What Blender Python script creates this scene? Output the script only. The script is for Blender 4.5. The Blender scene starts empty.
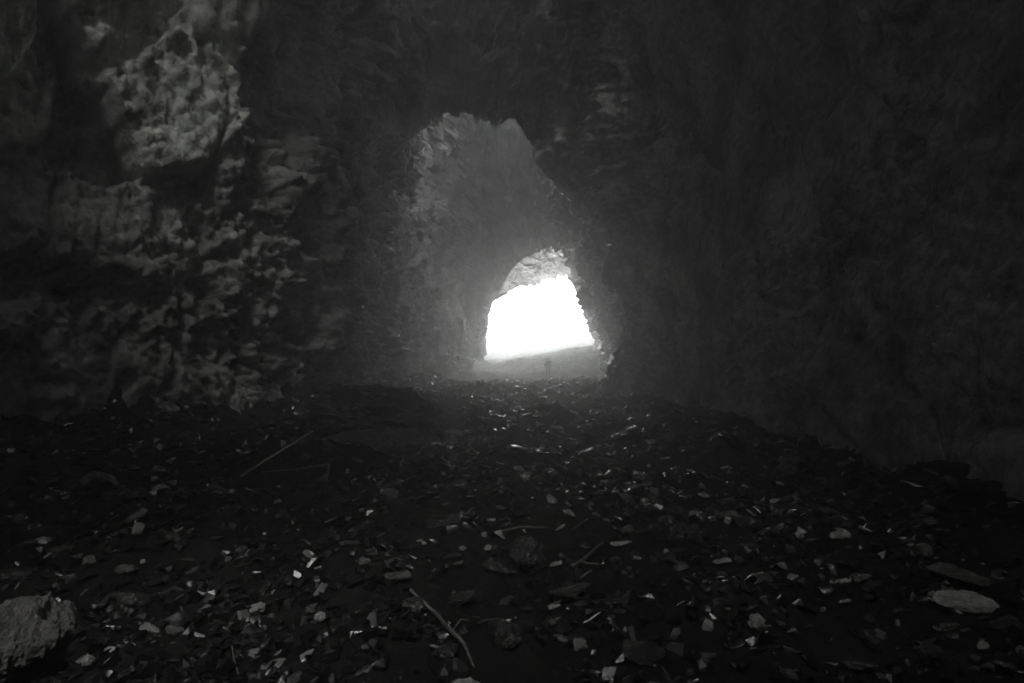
import bpy, bmesh, math, random
import numpy as np
from mathutils import Vector, Matrix
from mathutils.bvhtree import BVHTree

SC = bpy.context.scene
COL = SC.collection
rng = np.random.default_rng(7)
random.seed(7)

# ----------------------------------------------------------------- camera
CAM_Z, F_PX, HOR = 1.9, 569.0, 354.0
PITCH = math.atan((HOR - 341.5) / F_PX)
cam = bpy.data.cameras.new('camera'); cam.lens = 20.0; cam.sensor_width = 36.0
cam.clip_start = 0.05; cam.clip_end = 3000
cam_o = bpy.data.objects.new('camera', cam); COL.objects.link(cam_o)
cam_o.location = (0, 0, CAM_Z); cam_o.rotation_euler = (math.pi / 2 + PITCH, 0, 0)
SC.camera = cam_o


def ray(px, py):
    d = Vector(((px - 512) / F_PX, 1.0, (341.5 - py) / F_PX))
    d = Matrix.Rotation(PITCH, 3, 'X') @ d
    return d / d.y                      # unit step along y


def at(px, py, y):
    return Vector((0, 0, CAM_Z)) + ray(px, py) * y


# ----------------------------------------------------------------- numpy noise
def _hash(ix, iy, iz, seed):
    h = (ix.astype(np.uint32) * np.uint32(374761393) + iy.astype(np.uint32) * np.uint32(668265263)
         + iz.astype(np.uint32) * np.uint32(2147483647 & 1274126177) + np.uint32(seed * 974711 & 0xffffffff))
    h = (h ^ (h >> np.uint32(13))) * np.uint32(1274126177)
    h = (h ^ (h >> np.uint32(16))) * np.uint32(2246822519)
    return (h ^ (h >> np.uint32(15)))


def vnoise(p, seed=0):
    """smooth value noise, -1..1; p is (n, 3)"""
    i = np.floor(p).astype(np.int64); f = p - i
    f = f * f * f * (f * (f * 6 - 15) + 10)
    out = np.zeros(len(p))
    for dx in (0, 1):
        wx = f[:, 0] if dx else 1 - f[:, 0]
        for dy in (0, 1):
            wy = f[:, 1] if dy else 1 - f[:, 1]
            for dz in (0, 1):
                wz = f[:, 2] if dz else 1 - f[:, 2]
                h = _hash(i[:, 0] + dx, i[:, 1] + dy, i[:, 2] + dz, seed)
                out += wx * wy * wz * (h.astype(np.float64) / 2147483647.5 - 1)
    return out


def fbm(p, octaves=4, seed=0, gain=0.5, ridged=False):
    a, s, q = 1.0, 0.0, p.copy()
    for k in range(octaves):
        n = vnoise(q, seed + k * 17)
        s = s + a * ((1 - 2 * np.abs(n)) if ridged else n)
        a *= gain
        q = q * 2.03 + 11.7
    return s


def cells(p, seed=0):
    """distance to nearest and second nearest feature point, and the id of the nearest cell"""
    i = np.floor(p).astype(np.int64)
    d1 = np.full(len(p), 9.0); d2 = d1.copy(); cid = np.zeros(len(p))
    for dx in (-1, 0, 1):
        for dy in (-1, 0, 1):
            for dz in (-1, 0, 1):
                c = i + np.array((dx, dy, dz))
                hx = _hash(c[:, 0], c[:, 1], c[:, 2], seed)
                r = np.stack(((hx & np.uint32(1023)) / 1023.0, ((hx >> np.uint32(10)) & np.uint32(1023)) / 1023.0,
                              ((hx >> np.uint32(20)) & np.uint32(1023)) / 1023.0), 1)
                d = np.linalg.norm(c + r - p, axis=1)
                near = d < d1
                d2 = np.where(near, d1, np.minimum(d2, d))
                cid = np.where(near, (hx & np.uint32(255)) / 255.0, cid)
                d1 = np.where(near, d, d1)
    return d1, d2, cid


def facets(p, seed=0):
    """angular blocks: every cell a tilted plane of its own; creases where two cells meet"""
    i = np.floor(p).astype(np.int64)
    d1 = np.full(len(p), 9.0); d2 = d1.copy(); val = np.zeros(len(p))
    for dx in (-1, 0, 1):
        for dy in (-1, 0, 1):
            for dz in (-1, 0, 1):
                c = i + np.array((dx, dy, dz))
                h = _hash(c[:, 0], c[:, 1], c[:, 2], seed); g = _hash(c[:, 0], c[:, 1], c[:, 2], seed + 7)
                u10 = lambda q, k: ((q >> np.uint32(k)) & np.uint32(1023)) / 1023.0
                off = c + np.stack((u10(h, 0), u10(h, 10), u10(h, 20)), 1) - p
                d = np.linalg.norm(off, axis=1)
                pl = u10(g, 0) - .5 + 1.5 * ((u10(g, 10) - .5) * off[:, 0] + (u10(g, 20) - .5) * off[:, 1] + (u10(g, 5) - .5) * off[:, 2])
                near = d < d1
                d2 = np.where(near, d1, np.minimum(d2, d))
                val = np.where(near, pl, val)
                d1 = np.where(near, d, d1)
    return val, d2 - d1


def smooth(a, b, x):
    t = np.clip((x - a) / (b - a), 0, 1)
    return t * t * (3 - 2 * t)


def inside(poly, x, z):
    r = np.zeros(x.shape, bool)
    for (x0, z0), (x1, z1) in zip(poly, poly[1:] + poly[:1]):
        c = ((z0 > z) != (z1 > z))
        with np.errstate(divide='ignore', invalid='ignore'):
            r ^= c & (x < (x1 - x0) * (z - z0) / (z1 - z0 + 1e-12) + x0)
    return r


# ----------------------------------------------------------------- mesh helpers
def grid_mesh(name, pts, mat, shade=True, drop=None):
    """pts: (rows, cols, 3)"""
    r, c, _ = pts.shape
    me = bpy.data.meshes.new(name)
    me.vertices.add(r * c)
    me.vertices.foreach_set('co', pts.reshape(-1).astype(np.float32))
    a = (np.arange(r - 1)[:, None] * c + np.arange(c - 1)[None, :]).reshape(-1)
    if drop is not None: a = a[~drop]
    q = np.stack((a, a + 1, a + c + 1, a + c), 1)
    return finish_quads(me, q, mat, shade)


def finish_quads(me, q, mat, shade=True):
    n, k = q.shape
    me.loops.add(n * k); me.polygons.add(n)
    me.loops.foreach_set('vertex_index', q.reshape(-1).astype(np.int32))
    me.polygons.foreach_set('loop_start', (np.arange(n) * k).astype(np.int32))
    me.polygons.foreach_set('use_smooth', np.full(n, shade))
    me.update(calc_edges=True); me.validate()
    if mat: me.materials.append(mat)
    return me


def link(name, me, parent=None, **props):
    o = bpy.data.objects.new(name, me); COL.objects.link(o)
    if parent: o.parent = parent
    for k, v in props.items(): o[k] = v
    return o


def thing(o, label, cat, group=None):
    o['label'] = label; o['category'] = cat
    if group: o['group'] = group
    return o


# ----------------------------------------------------------------- materials
def mat_new(name):
    m = bpy.data.materials.new(name); m.use_nodes = True
    nt = m.node_tree
    return m, nt, nt.nodes['Principled BSDF']


def N(nt, kind, **kw):
    n = nt.nodes.new(kind)
    for k, v in kw.items():
        if k in n.inputs: n.inputs[k].default_value = v
        else: setattr(n, k, v)
    return n


def ramp(nt, src, stops):
    r = nt.nodes.new('ShaderNodeValToRGB')
    el = r.color_ramp.elements
    while len(el) < len(stops): el.new(0.5)
    for e, (p, c) in zip(el, stops):
        e.position = p; e.color = (c, c, c, 1) if isinstance(c, (int, float)) else (*c, 1)
    nt.links.new(src, r.inputs[0])
    return r.outputs[0]


def rock_material(name, lo, mid, hi, scale, rough=(0.45, 0.8), bump=0.6, dist=0.05, spec=0.5, coord='Object', fine=9.0):
    m, nt, b = mat_new(name)
    tc = N(nt, 'ShaderNodeTexCoord')
    mp = N(nt, 'ShaderNodeMapping'); nt.links.new(tc.outputs[coord], mp.inputs[0])
    n1 = N(nt, 'ShaderNodeTexNoise', Scale=scale, Detail=10.0, Roughness=0.65, Distortion=0.6)
    n2 = N(nt, 'ShaderNodeTexNoise', Scale=scale * fine, Detail=8.0, Roughness=0.7)
    vo = N(nt, 'ShaderNodeTexVoronoi', Scale=scale * fine * 0.6, feature='F1')
    for n in (n1, n2, vo): nt.links.new(mp.outputs[0], n.inputs['Vector'])
    mx = N(nt, 'ShaderNodeMix', data_type='FLOAT'); mx.inputs[0].default_value = 0.4
    nt.links.new(n1.outputs[0], mx.inputs[2]); nt.links.new(n2.outputs[0], mx.inputs[3])
    c = ramp(nt, mx.outputs[0], [(0.34, lo), (0.5, mid), (0.66, hi)])
    nt.links.new(c, b.inputs['Base Color'])
    r = ramp(nt, n2.outputs[0], [(0.35, rough[0]), (0.65, rough[1])])
    nt.links.new(r, b.inputs['Roughness'])
    b.inputs['Specular IOR Level'].default_value = spec
    add = N(nt, 'ShaderNodeMath', operation='MULTIPLY_ADD'); add.inputs[1].default_value = 0.35
    nt.links.new(vo.outputs[0], add.inputs[0]); nt.links.new(n2.outputs[0], add.inputs[2])
    bp = N(nt, 'ShaderNodeBump', Strength=bump, Distance=dist)
    nt.links.new(add.outputs[0], bp.inputs['Height']); nt.links.new(bp.outputs[0], b.inputs['Normal'])
    return m


M_WALL = rock_material('limestone', (.03, .03, .0295), (.16, .16, .158), (.42, .42, .41), 0.5, bump=1.0, dist=0.12, fine=11)
M_GROUND = rock_material('wet_dirt', (.006, .006, .006), (.011, .011, .011), (.022, .022, .021), 0.8, rough=(.55, .9), bump=0.9, dist=0.05, spec=0.12, fine=14)
M_DARK = rock_material('dark_rock', (.015, .015, .015), (.03, .03, .03), (.06, .06, .058), 1.2, rough=(.35, .7), bump=0.7, dist=0.04)

nt = M_WALL.node_tree; b = nt.nodes['Principled BSDF']
src = b.inputs['Base Color'].links[0].from_socket
cr = N(nt, 'ShaderNodeAttribute', attribute_name='slab_light')  # lit look of the upper slabs, put into the rock colour
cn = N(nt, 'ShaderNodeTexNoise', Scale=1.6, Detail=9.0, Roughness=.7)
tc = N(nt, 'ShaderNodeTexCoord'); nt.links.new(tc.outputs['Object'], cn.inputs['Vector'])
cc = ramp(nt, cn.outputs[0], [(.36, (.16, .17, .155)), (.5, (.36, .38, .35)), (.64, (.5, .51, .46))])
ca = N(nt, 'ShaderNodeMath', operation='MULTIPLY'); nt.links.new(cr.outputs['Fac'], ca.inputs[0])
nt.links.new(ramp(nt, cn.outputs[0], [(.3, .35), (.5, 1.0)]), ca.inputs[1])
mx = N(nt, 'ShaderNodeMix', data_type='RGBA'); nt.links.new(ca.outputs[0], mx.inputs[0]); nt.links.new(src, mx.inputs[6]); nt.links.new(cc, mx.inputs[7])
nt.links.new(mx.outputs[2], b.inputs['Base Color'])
we = N(nt, 'ShaderNodeAttribute', attribute_name='wet')                  # seepage keeps the inner walls glossy
rs_ = b.inputs['Roughness'].links[0].from_socket
mf = N(nt, 'ShaderNodeMix', data_type='FLOAT'); nt.links.new(we.outputs['Fac'], mf.inputs[0]); nt.links.new(rs_, mf.inputs[2]); mf.inputs[3].default_value = .24
nt.links.new(mf.outputs[0], b.inputs['Roughness'])

# ----------------------------------------------------------------- cave shell
ADDED_REAR_SLIT = [(-3.6, 13.4), (-2.4, 13.2), (-1.2, 13.5), (-1.1, 14.1), (-2.3, 14.3), (-3.6, 14)]  # added slit behind the camera, aimed to light the near left boulder
REAR_LIGHT_SLIT = [(-3.4, 16.5), (-1, 16.8), (1, 16.5), (2.7, 16.7), (2.7, 17.05), (1, 16.9), (-1, 17.15), (-3.4, 16.85)]      # x, z; unseen slit, shaped to light the foreground stones
ADDED_ROOF_OPENING = [(-9.1, 4.7), (-8.6, 4.3), (-7.9, 5.2), (-7.2, 6.0), (-7.6, 6.6), (-8.4, 5.7)]            # x, y; unseen hole added to light the upper left slab
ADDED_ROOF_GAP = [(-8.3, -.7), (-7.8, -1.1), (-6.2, .8), (-4.9, 3), (-5.3, 3.4), (-6.8, 1.5)]  # added unseen hole, lets sun onto the left wall
ADDED_ROOF_SLIT = [(5.2, 9.6), (5.3, 10.4), (4.6, 14), (3.9, 17.5), (3.1, 20.8), (2.75, 20.7), (3.5, 17.2), (4.2, 13.6), (4.8, 10)]  # added unseen slit, aimed at the ridge of the right wall
ADDED_PINHOLES = [(-10.7, 4.9, .75), (-10.1, 4.5, .4), (-4.4, 27.2, .3), (-2.9, 27.6, .34), (-1.5, 27.0, .26), (-.2, 27.5, .33), (1.1, 27.1, .3), (2.3, 26.6, .3), (-3.6, 26.2, .24), (.5, 26.1, .26)]      # x, y, radius; unseen, added to light the corner slab and arch face
MOUTH_OPENING = [(-1.6, 66), (0, 64.2), (3, 63.6), (5.6, 64), (7.2, 66), (7.4, 69), (6.8, 71), (4.5, 71.3), (1.8, 71), (-.4, 70.4), (-1.6, 68.6)]
ADDED_DOME_OPENING = [(-5.4, 38.8), (-4, 37.4), (-1.4, 36.9), (2, 36.9), (3.8, 38), (3.9, 39.6), (1.6, 41), (-1.2, 41.6), (-4, 41.6), (-5.4, 40.6)]  # added behind the arch, its sunbeam makes the passage haze glow
SECT = [  # y, then (x, z) control points from the left foot over the roof to the right foot
    (-9.0, [(-13, -3), (-12.5, 0), (-13, 3.5), (-13.2, 8), (-12, 14), (-8, 19), (-2, 21), (4, 20), (8, 16), (8, 11), (7.5, 6), (7, 0), (7, -3)]),
    (5.0, [(-13, -3), (-12.3, 0), (-12.6, 3.5), (-13, 8), (-12, 14), (-8, 20), (-2, 22), (4, 20), (7, 15), (6.8, 10), (6.2, 5), (5.6, 0), (5.6, -3)]),
    (11.0, [(-10.3, -3), (-9.8, 0), (-10, 3.5), (-10.6, 8), (-10.6, 14), (-7.5, 20), (-2, 22), (4, 20), (6.4, 15), (6.6, 10), (6.2, 5), (5.5, 0), (5.5, -3)]),
    (17.5, [(-6.2, -3), (-5.9, 0), (-5.9, 3.5), (-6.1, 8), (-6.6, 14), (-5.6, 20), (-1.5, 22), (3, 20), (5.2, 15), (5.9, 10), (6.0, 5), (6.0, 0), (6.0, -3)]),
    (22.0, [(-6.6, -3), (-6.3, 0), (-6.3, 3.5), (-6.4, 8), (-6.7, 14), (-5.6, 20), (-1.8, 22), (2.6, 20), (5.0, 15.4), (6.0, 11), (6.4, 6), (6.6, 0), (6.7, -3)]),
    (25.0, [(-6.8, -3), (-6.6, 0), (-6.6, 3.5), (-6.6, 8), (-6.7, 14), (-5.5, 20), (-2, 22), (1.2, 19.8), (3.1, 15.6), (4.3, 11.6), (5.0, 7), (5.4, 0), (5.6, -3)]),
    (27.0, [(-6.8, -3), (-6.6, 0), (-6.6, 3.5), (-6.6, 8), (-6.7, 14), (-5.5, 20), (-2, 22), (1.6, 19.8), (4.0, 15.6), (5.6, 11.6), (6.4, 7), (6.9, 0), (7, -3)]),
    (30.0, [(-6.6, -3), (-6.3, 0), (-6.4, 3.5), (-6.6, 8), (-6.8, 14), (-5.6, 19), (-2.5, 21.5), (1.5, 19), (4.4, 14.5), (6.2, 10), (7.2, 5), (7.6, 0), (7.8, -3)]),
    (34.0, [(-7, -3), (-6.8, 0), (-6.8, 3.5), (-6.8, 8), (-6.8, 12.2), (-5.8, 15.4), (-3.6, 16.6), (-1, 15.6), (1.6, 13.5), (4.2, 10.4), (6.2, 6.5), (7.2, 2), (7.5, -3)]),
    (36.5, [(-7.6, -3), (-7.4, 0), (-7.6, 4), (-8, 10), (-7.6, 15), (-5.8, 20), (-3, 22.5), (-.2, 22), (2.6, 18), (5, 12.6), (7, 7), (8, 2), (8.2, -3)]),
    (44.0, [(-7, -3), (-6.6, 0), (-6.8, 4), (-7, 10), (-6.6, 14.5), (-5, 19), (-2.6, 20.6), (.2, 19.4), (2.8, 15.8), (5.4, 11), (7.2, 6.5), (8.2, 1), (8.6, -3)]),
    (52.0, [(-5.2, -3), (-4.9, 0), (-5.1, 3.5), (-5.2, 8.5), (-4.8, 12.3), (-3.4, 15.4), (-1, 16.4), (1.6, 15.6), (4.2, 13.4), (6.4, 10), (8, 5.8), (9, 1), (9.4, -3)]),
    (60.0, [(-4.2, -3), (-4.1, 0), (-4.1, 3.3), (-3.9, 7.4), (-3.3, 10.2), (-1.4, 12.6), (1.5, 14.2), (3.8, 14.4), (5.9, 13.4), (7.5, 10.3), (8.8, 5.6), (9.8, 1.9), (10.2, -3)]),
    (66.0, [(-3.8, -3), (-3.7, 0), (-3.5, 3), (-3.3, 6.5), (-2.9, 8.6), (-.9, 10.6), (1.6, 12.8), (3.8, 14), (5.9, 13), (7.5, 10.3), (8.9, 5.6), (10, 2.6), (10.5, -3)]),
    (71.0, [(-4.0, -3), (-3.9, 0), (-3.6, 3), (-3.2, 6.2), (-2.8, 7.6), (-1.2, 9.2), (1.4, 10.4), (3.9, 11.0), (6.3, 12.0), (8.6, 10.4), (10.0, 6.4), (11, 3.0), (11.5, -3)]),
    (74.0, [(-8, -3), (-8, 0), (-8, 5), (-7.5, 10), (-6.5, 14), (-3, 17), (1, 18.5), (4, 19.5), (8, 18.5), (12, 15), (14, 9), (15, 3), (15, -3)]),
    (77.0, [(-28, -3), (-28, 0), (-29, 10), (-28, 18), (-22, 26), (-12, 33), (1, 36), (12, 35), (22, 30), (30, 22), (34, 12), (35, 3), (35, -3)]),
]
SY = np.array([s[0] for s in SECT]); SP = np.array([s[1] for s in SECT], float)   # (S, K, 2)


def pchip(xk, yk, x):
    """monotone cubic along axis 0; yk (S, ...), x (n,)"""
    h = np.diff(xk); d = np.diff(yk, axis=0) / h.reshape(-1, *([1] * (yk.ndim - 1)))
    m = np.zeros_like(yk)
    m[0], m[-1] = d[0], d[-1]
    s = d[:-1] * d[1:]
    with np.errstate(divide='ignore', invalid='ignore'):
        hm = 2 * d[:-1] * d[1:] / (d[:-1] + d[1:])
    m[1:-1] = np.where(s > 0, np.nan_to_num(hm), 0)
    k = np.clip(np.searchsorted(xk, x) - 1, 0, len(h) - 1)
    sh = (-1,) + (1,) * (yk.ndim - 1)
    t = ((x - xk[k]) / h[k]).reshape(sh); hh = h[k].reshape(sh)
    return ((2 * t**3 - 3 * t**2 + 1) * yk[k] + (t**3 - 2 * t**2 + t) * hh * m[k]
            + (-2 * t**3 + 3 * t**2) * yk[k + 1] + (t**3 - t**2) * hh * m[k + 1])


def shell(ys, nu):
    prof = pchip(SY, SP, ys)                                      # (R, K, 2)
    K = SP.shape[1]
    u = np.linspace(0, K - 1, nu)
    p = pchip(np.arange(K, dtype=float), np.swapaxes(prof, 0, 1), u)   # (nu, R, 2)
    p = np.swapaxes(p, 0, 1)
    return np.concatenate((p[..., :1], np.broadcast_to(ys[:, None, None], p.shape[:2] + (1,)), p[..., 1:]), -1)


ys = np.concatenate((np.linspace(-9, 5, 60)[:-1], np.geomspace(5, 77, 820)))
P = shell(ys, 680)
dy = np.gradient(P, axis=0); du = np.gradient(P, axis=1)
nrm = np.cross(du, dy); nrm /= np.linalg.norm(nrm, axis=-1, keepdims=True) + 1e-9
V = P.reshape(-1, 3); NR = nrm.reshape(-1, 3)
NR = NR * np.sign((0.5 - V[:, 0]) * NR[:, 0] + (7.0 - V[:, 2]) * NR[:, 2])[:, None]     # pointing into the cave
U = np.broadcast_to(np.linspace(0, 12, P.shape[1])[None, :], P.shape[:2]).reshape(-1)
Y = V[:, 1]
w = V + 0.6 * np.stack([vnoise(V * 0.5, s) for s in (1, 2, 3)], 1)


def poly_mask(poly, qx, qy, soft):
    """1 inside the outline, falling to 0 over `soft` outside it"""
    d = np.full(qx.shape, 1e9)
    for (x0, y0), (x1, y1) in zip(poly, poly[1:] + poly[:1]):
        ex, ey = x1 - x0, y1 - y0
        t = np.clip(((qx - x0) * ex + (qy - y0) * ey) / (ex * ex + ey * ey), 0, 1)
        d = np.minimum(d, np.hypot(qx - x0 - t * ex, qy - y0 - t * ey))
    d = np.where(inside(poly, qx, qy), -d, d)
    return 1 - smooth(-soft, soft, d)


# wall coordinates of the large ledges and hollows: bearing and height angle as seen from the middle of the cave floor
ys_ = np.maximum(Y, 3.0)
qx = 512 + F_PX * V[:, 0] / ys_ + 9 * fbm(V * 0.8, 3, 301)
qy = HOR - F_PX * (V[:, 2] - CAM_Z) / ys_ + 9 * fbm(V * 0.8, 3, 302)
near_left = (Y > 4) & (Y < 29) & (V[:, 0] < 0)
RELIEF = [  # outline, depth in metres (+ stands out), softness
    ([(-190, -160), (0, -160), (12, -60), (22, 15), (40, 70), (52, 104), (45, 125), (0, 140), (-60, 150), (-190, 150)], .55, 5),
    ([(48, -160), (58, -40), (68, 25), (100, 85), (114, 125), (140, 178), (180, 172), (215, 150), (228, 120), (230, 70), (246, 15), (270, -60), (280, -160)], .55, 5),
    ([(18, -120), (52, -120), (62, 20), (95, 85), (112, 130), (134, 176), (90, 178), (56, 140), (57, 104), (40, 66), (24, 10)], -1.3, 4),
    ([(268, -140), (334, -140), (330, 60), (318, 105), (288, 140), (262, 195), (240, 185), (234, 125), (238, 75), (250, 20)], -1.0, 6),
    ([(192, 335), (212, 318), (228, 335), (232, 360), (205, 366), (190, 356)], -.6, 4),
    ([(-20, 255), (30, 250), (62, 268), (40, 300), (-20, 305)], -.6, 8),
    ([(-20, 370), (40, 350), (66, 380), (40, 430), (-20, 436)], -.5, 8),
    ([(150, 420), (185, 412), (205, 440), (150, 446)], -.5, 6),
    ([(112, 395), (122, 375), (130, 385), (110, 425), (100, 425)], -.5, 4),
    ([(330, -40), (384, -40), (398, 120), (396, 300), (380, 380), (345, 390), (330, 200)], -.7, 12),
]
disp = np.zeros(len(V))
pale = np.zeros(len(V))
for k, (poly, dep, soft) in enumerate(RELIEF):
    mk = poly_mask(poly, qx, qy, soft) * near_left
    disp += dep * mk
    if k < 2: pale = np.maximum(pale, mk)  # paler colour on the first two outlines imitates light falling there
roof = (Y > 24) & (Y < 35)
for (ex, ey, ra, rb, ang, dep) in [(436, 20, 20, 15, 0, -1.6), (476, 62, 12, 30, -0.6, -1.5), (446, 62, 9, 8, 0, -.9), (364, 40, 30, 34, 0, -2.0),
                                   (395, 90, 26, 34, .2, -1.4), (525, 125, 26, 34, -.5, -1.2), (545, 55, 22, 36, -.5, -1.2), (566, 110, 16, 40, -.35, -.9), (500, 20, 20, 26, -.4, -1.2)]:
    a_ = (qx - ex) * math.cos(ang) + (qy - ey) * math.sin(ang); b_ = -(qx - ex) * math.sin(ang) + (qy - ey) * math.cos(ang)
    disp += dep * (1 - smooth(0.55, 1.15, np.hypot(a_ / ra, b_ / rb))) * roof
far = smooth(28, 50, Y)
disp += 0.55 * fbm(w * 0.16, 3, 5)
disp_arch = 1 - .5 * smooth(31, 33, Y) * (1 - smooth(35, 37, Y))
flute = smooth(12, 22, Y) * (U < 5.5)
disp += 0.34 * fbm(w * np.array([.75, .75, .10]), 4, 21, ridged=True) * (0.12 + flute)
wq = np.stack((U * 2.2 + 0.25 * fbm(V * 0.35, 3, 8), Y * 0.06, np.zeros(len(V))), 1)
band = smooth(19, 30, Y) * smooth(5.6, 6.6, U) * (1 - smooth(71, 74, Y))
disp += 0.6 * fbm(wq, 4, 33, ridged=True, gain=.6) * band
w2 = V + 0.18 * np.stack([vnoise(V * 1.3, s) for s in (4, 5, 6)], 1)
rot = np.array([[.94, .1, .33], [-.15, .98, .12], [-.31, -.16, .94]])     # the beds dip a little
wr = w2 @ rot
crag = smooth(-.3, .3, fbm(V * .33, 3, 61))                     # crumbly patches between smoother faces
for fr, am, sd, keepfar in ((.45, .6, 3, 1), (1.25, .28, 9, .8), (3.3, .2, 12, .5), (8.5, .13, 15, 0)):
    v_, e_ = facets(wr * fr * np.array([1, 1, .72]), sd)
    k_ = (1 - (1 - keepfar) * far) * (1 if fr < 1 else .4 + .9 * crag)
    disp += am * k_ * (v_ - .35 * (1 - smooth(0, .12, e_)))
v_, e_ = facets(w2 * np.array([2.3, 2.3, .62]), 19)                 # tall splinters, broken upright
disp += .24 * (v_ - .5 * (1 - smooth(0, .1, e_))) * smooth(9, 14, Y) * (1 - .6 * far) * (U < 5)
disp += .05 * fbm(V * 6.5, 3, 43, ridged=True) * (1 - far)
disp += 0.15 * (0.3 + crag) * fbm(V * 3.1, 5, 40, gain=0.66) * (1 - .5 * far)
disp += 0.20 * fbm(w * np.array([1.1, 1.1, .2]), 4, 91, ridged=True) * smooth(17, 22, Y) * (1 - smooth(31, 36, Y)) * (U > 7)
disp *= 1 - .55 * smooth(6.6, 7.6, U) * (1 - smooth(20, 26, Y))
disp *= (1 - .45 * smooth(61, 65, Y)) * disp_arch
V = V + NR * disp[:, None]
# openings cut in the roof, most added out of view for their light
PQ = P[:-1, :-1].reshape(-1, 3)
gap = np.zeros(len(PQ), bool)
choke = vnoise(PQ * 1.9, 520) > -.05                              # breaks up the added narrow holes to thin their light
for hole, zmin in ((ADDED_ROOF_OPENING, 13), (ADDED_ROOF_GAP, 13), (ADDED_ROOF_SLIT, 13), (ADDED_DOME_OPENING, 10), (MOUTH_OPENING, 8.5)):
    in_ = inside(hole, PQ[:, 0] + .2 * fbm(PQ * .8, 3, 503), PQ[:, 1] + .2 * fbm(PQ * .8, 3, 504)) & (PQ[:, 2] > zmin)
    gap |= in_ if zmin < 13 else in_ & choke
for hx_, hy_, hr_ in ADDED_PINHOLES: gap |= (np.hypot(PQ[:, 0] - hx_, PQ[:, 1] - hy_) < hr_) & (PQ[:, 2] > 13)
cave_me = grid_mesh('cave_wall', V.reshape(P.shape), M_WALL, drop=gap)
wet = smooth(5.8, 6.8, U) * smooth(18, 23, Y) * (1 - smooth(62, 68, Y)) + smooth(24, 30, Y) * (1 - smooth(50, 60, Y)) * (U < 4)
at_ = cave_me.attributes.new('wet', 'FLOAT', 'POINT'); at_.data.foreach_set('value', np.clip(wet, 0, 1).astype(np.float32))
at_ = cave_me.attributes.new('slab_light', 'FLOAT', 'POINT'); at_.data.foreach_set('value', pale.astype(np.float32))
link('cave_wall', cave_me, kind='structure')


# rock walls round the mouth opening and the added dome hole, up to open air
lo_me = bpy.data.meshes.new('tmp'); rr = V.reshape(P.shape)[::4, ::4]
bvh = BVHTree.FromPolygons([Vector(v) for v in rr.reshape(-1, 3)],
                           [(i * rr.shape[1] + j, i * rr.shape[1] + j + 1, (i + 1) * rr.shape[1] + j + 1, (i + 1) * rr.shape[1] + j) for i in range(rr.shape[0] - 1) for j in range(rr.shape[1] - 1)])
bpy.data.meshes.remove(lo_me)
for hole, top in ((ADDED_DOME_OPENING, 1.0), (MOUTH_OPENING, 6)):
    ring = []
    for (x0, y0), (x1, y1) in zip(hole, hole[1:] + hole[:1]):
        for t in np.linspace(0, 1, 30)[:-1]: ring.append((x0 + (x1 - x0) * t, y0 + (y1 - y0) * t))
    ring = np.array(ring + ring[:1]); mid = ring[:-1].mean(0)
    NZ = 110
    cp = np.empty((NZ, len(ring), 3))
    zb = np.array([(bvh.ray_cast(Vector((x, y, 4)), Vector((0, 0, 1)))[0] or Vector((0, 0, 14))).z for x, y in mid + (ring - mid) * 1.06]) - .15
    for k, t in enumerate(np.linspace(0, 1, NZ)):
        cp[k, :, :2] = mid + (ring - mid) * (1.06 + .1 * min(t * 6, 1)); cp[k, :, 2] = zb + top * t
    q = cp.reshape(-1, 3)
    v_, e_ = facets(q * .8, 71); v2, e2 = facets(q * 2.2, 72)
    off = (.7 * v_ + .3 * v2 + .3 * fbm(q * .9, 4, 510)).reshape(NZ, -1); off[:, -1] = off[:, 0]
    dr = ring - mid; dr = dr / np.linalg.norm(dr, axis=1, keepdims=True)
    cp[:, :, :2] += dr[None] * (off * np.linspace(.15, 1, NZ)[:, None])[..., None]
    link('cave_shaft', grid_mesh('cave_shaft', cp, M_WALL), kind='structure')


# ----------------------------------------------------------------- ground
nt = M_GROUND.node_tree; b = nt.nodes['Principled BSDF']                  # wet mud inside; bright haze and light at the mouth put into a paler colour
src = b.inputs['Base Color'].links[0].from_socket
dn = N(nt, 'ShaderNodeAttribute', attribute_name='mouth_glow'); nz = N(nt, 'ShaderNodeTexNoise', Scale=1.5, Detail=8.0)
tc = N(nt, 'ShaderNodeTexCoord'); nt.links.new(tc.outputs['Object'], nz.inputs['Vector'])
mx = N(nt, 'ShaderNodeMix', data_type='RGBA'); nt.links.new(dn.outputs['Fac'], mx.inputs[0]); nt.links.new(src, mx.inputs[6])
nt.links.new(ramp(nt, nz.outputs[0], [(.35, .13), (.65, .3)]), mx.inputs[7]); nt.links.new(mx.outputs[2], b.inputs['Base Color'])


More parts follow.
